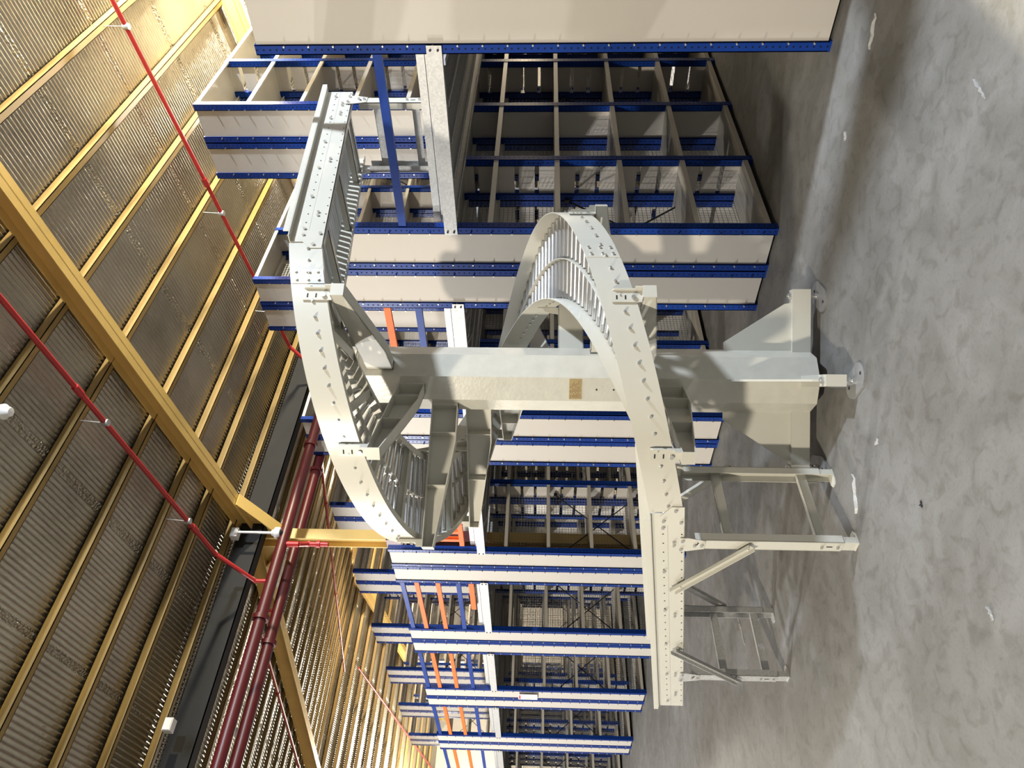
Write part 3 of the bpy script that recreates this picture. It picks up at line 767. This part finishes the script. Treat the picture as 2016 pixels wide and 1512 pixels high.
# outfeed: from the foot of the spiral along the rack ends
P0 = pol(RO, TH1, ztop(TH1)); t = R(TH1); dd = (math.sin(t), -math.cos(t), 0); aa = (-math.cos(t), -math.sin(t), 0)
oloc = (P0[0]+dd[0]*1.0+aa[0]*.24, P0[1]+dd[1]*1.0+aa[1]*.24, 0)
outf = thing('roller_conveyor', 'straight outfeed roller conveyor on four floor legs at the spiral\'s foot', 'conveyor', oloc)
q = straight(outf, oloc, P0, dd, aa, 2.13, -.136, .012)
leg_pair(outf, oloc, q, dd, aa, .255, 0, M['grey'], M['grey'], 1, .38, .545, (.63, .165))
leg_pair(outf, oloc, q, dd, aa, 1.70, 0, M['galv'], M['galv'], -1, .36, .33, (.40, .13))

# ------------------------------------------------------------------ scraps on the floor
def scrap(x, y, ln, ang, w, label, mat='plastic', h=.012):
    m = MB(); rg = random.Random(int(x*1000)); d = Vector((math.cos(R(ang)), math.sin(R(ang)), 0)); n = Vector((-d.y, d.x, 0)); rings = []
    for i in range(9):
        u = i/8; ww = w*(.35+math.sin(PI*min(1, u*1.05))*.7)*rg.uniform(.7, 1.2); c = d*(u-.5)*ln+n*rg.uniform(-w, w)*.5; hh = h*rg.uniform(.4, 1.2)
        rings.append([(c.x-n.x*ww, c.y-n.y*ww, 0), (c.x-n.x*ww*.3, c.y-n.y*ww*.3, hh), (c.x+n.x*ww*.4, c.y+n.y*ww*.4, hh*.6), (c.x+n.x*ww, c.y+n.y*ww, 0)])
    m.sweep(rings, smooth=False); o = m.build('plastic_scrap' if mat == 'plastic' else 'floor_scrap', M[mat]); o.location = (x, y, .0005)
    tag(o, label, 'litter', 'scraps littering the floor')
import json
SCRAPS = [(1718, 62, .16, 20, .02, 'crumpled clear plastic scrap on the floor below the nearest rack'),
          (1684, 972, .20, 60, .02, 'torn white plastic scrap beside the outfeed leg\'s foot'),
          (1459, 1238, .30, 100, .012, 'strip of clear film on the floor behind the outfeed legs'),
          (1727, 870, .04, 10, .012, 'tiny pale chip on the open floor before the spiral'),
          (1665, 268, .05, 40, .008, 'tiny pale fleck on the floor left of the nearest rack'),
          (1930, 175, .12, 80, .004, 'thin pale sliver on the bright floor at the picture\'s edge'),
          (1815, 992, .03, 70, .006, 'small black scrap on the open floor', 'blackbit'),
          (1952, 1208, .05, 80, .004, 'thin pale sliver on the floor in the near corner')]

# ------------------------------------------------------------------ camera (phone held upright on its side: picture's left is up)
FPX, YAW, PIT, ROL = 1446.34, R(45.9235), R(2.1867), R(.6351)
F = Vector((-math.sin(YAW)*math.cos(PIT), math.cos(YAW)*math.cos(PIT), math.sin(PIT)))
Rv = Vector((math.cos(YAW), math.sin(YAW), 0)); Uv = Rv.cross(F)
R2 = Rv*math.cos(ROL)+Uv*math.sin(ROL); U2 = Uv*math.cos(ROL)-Rv*math.sin(ROL)
cam = bpy.data.cameras.new('camera'); co = bpy.data.objects.new('camera', cam); COL.objects.link(co)
X_, Y_, Z_ = -U2, R2, -F
co.matrix_world = Matrix(((X_.x, Y_.x, Z_.x, 0), (X_.y, Y_.y, Z_.y, 0), (X_.z, Y_.z, Z_.z, 1.6), (0, 0, 0, 1)))
cam.sensor_fit = 'HORIZONTAL'; cam.sensor_width = 36; cam.lens = FPX/2016*36; cam.clip_start = .05; cam.clip_end = 200
SC.camera = co
for sc_ in SCRAPS:
    x, y = sc_[:2]; dr = F*FPX+R2*(756-y)-U2*(x-1008); t = -1.6/dr.z; p = dr*t
    scrap(p.x, p.y, *sc_[2:])

# ------------------------------------------------------------------ light: the hall's lamps, plus two fill lights added low in the aisles
def lamp(loc, watts, col, spot=True, size=.16, cone=176):
    l = bpy.data.lights.new('hall_or_fill_lamp', 'SPOT' if spot else 'POINT'); l.energy = watts; l.color = col; l.shadow_soft_size = size
    if spot: l.spot_size = R(cone); l.spot_blend = .06
    o = bpy.data.objects.new('hall_or_fill_lamp', l); COL.objects.link(o); o.location = loc; return o
COOL, WARM, NEUT = (.80, .885, 1.0), (1.0, .82, .58), (1.0, .94, .86)
lamp((3.0, 5.15, 6.1), 2500, COOL)
lamp((-1.8, -3.6, 4.5), 1500, (1.0, .90, .74))
lamp((-16.0, -3.0, 5.3), 2500, (1.0, .98, .95))
lamp((-9.8, -1.8, 5.0), 1050, (1.0, .98, .95))
lamp((-.9, 8.6, 5.15), 2200, (1.0, .91, .66), False)
lamp((-14.5, 11.0, 5.4), 1800, WARM, False)
lamp((-23.0, 6.0, 4.2), 1500, (1.0, .93, .80), False)
lamp((-5.9, 12.5, 3.2), 800, NEUT, False)
lamp((-2.25, 11.2, 1.9), 190, WARM, False)  # added fill under the walkway, brightens the dark aisle and shelves; no real fixture
lamp((-4.15, 11.2, 1.9), 260, NEUT, False)  # same added fill below the deck of the next aisle
w = bpy.data.worlds.new('hall'); SC.world = w; w.use_nodes = True
w.node_tree.nodes['Background'].inputs[0].default_value = (.30, .29, .27, 1); w.node_tree.nodes['Background'].inputs[1].default_value = .85
SC.view_settings.view_transform = 'Standard'; SC.view_settings.look = 'None'; SC.view_settings.gamma = 1; SC.view_settings.use_curve_mapping = False
SC.view_settings.exposure = .6
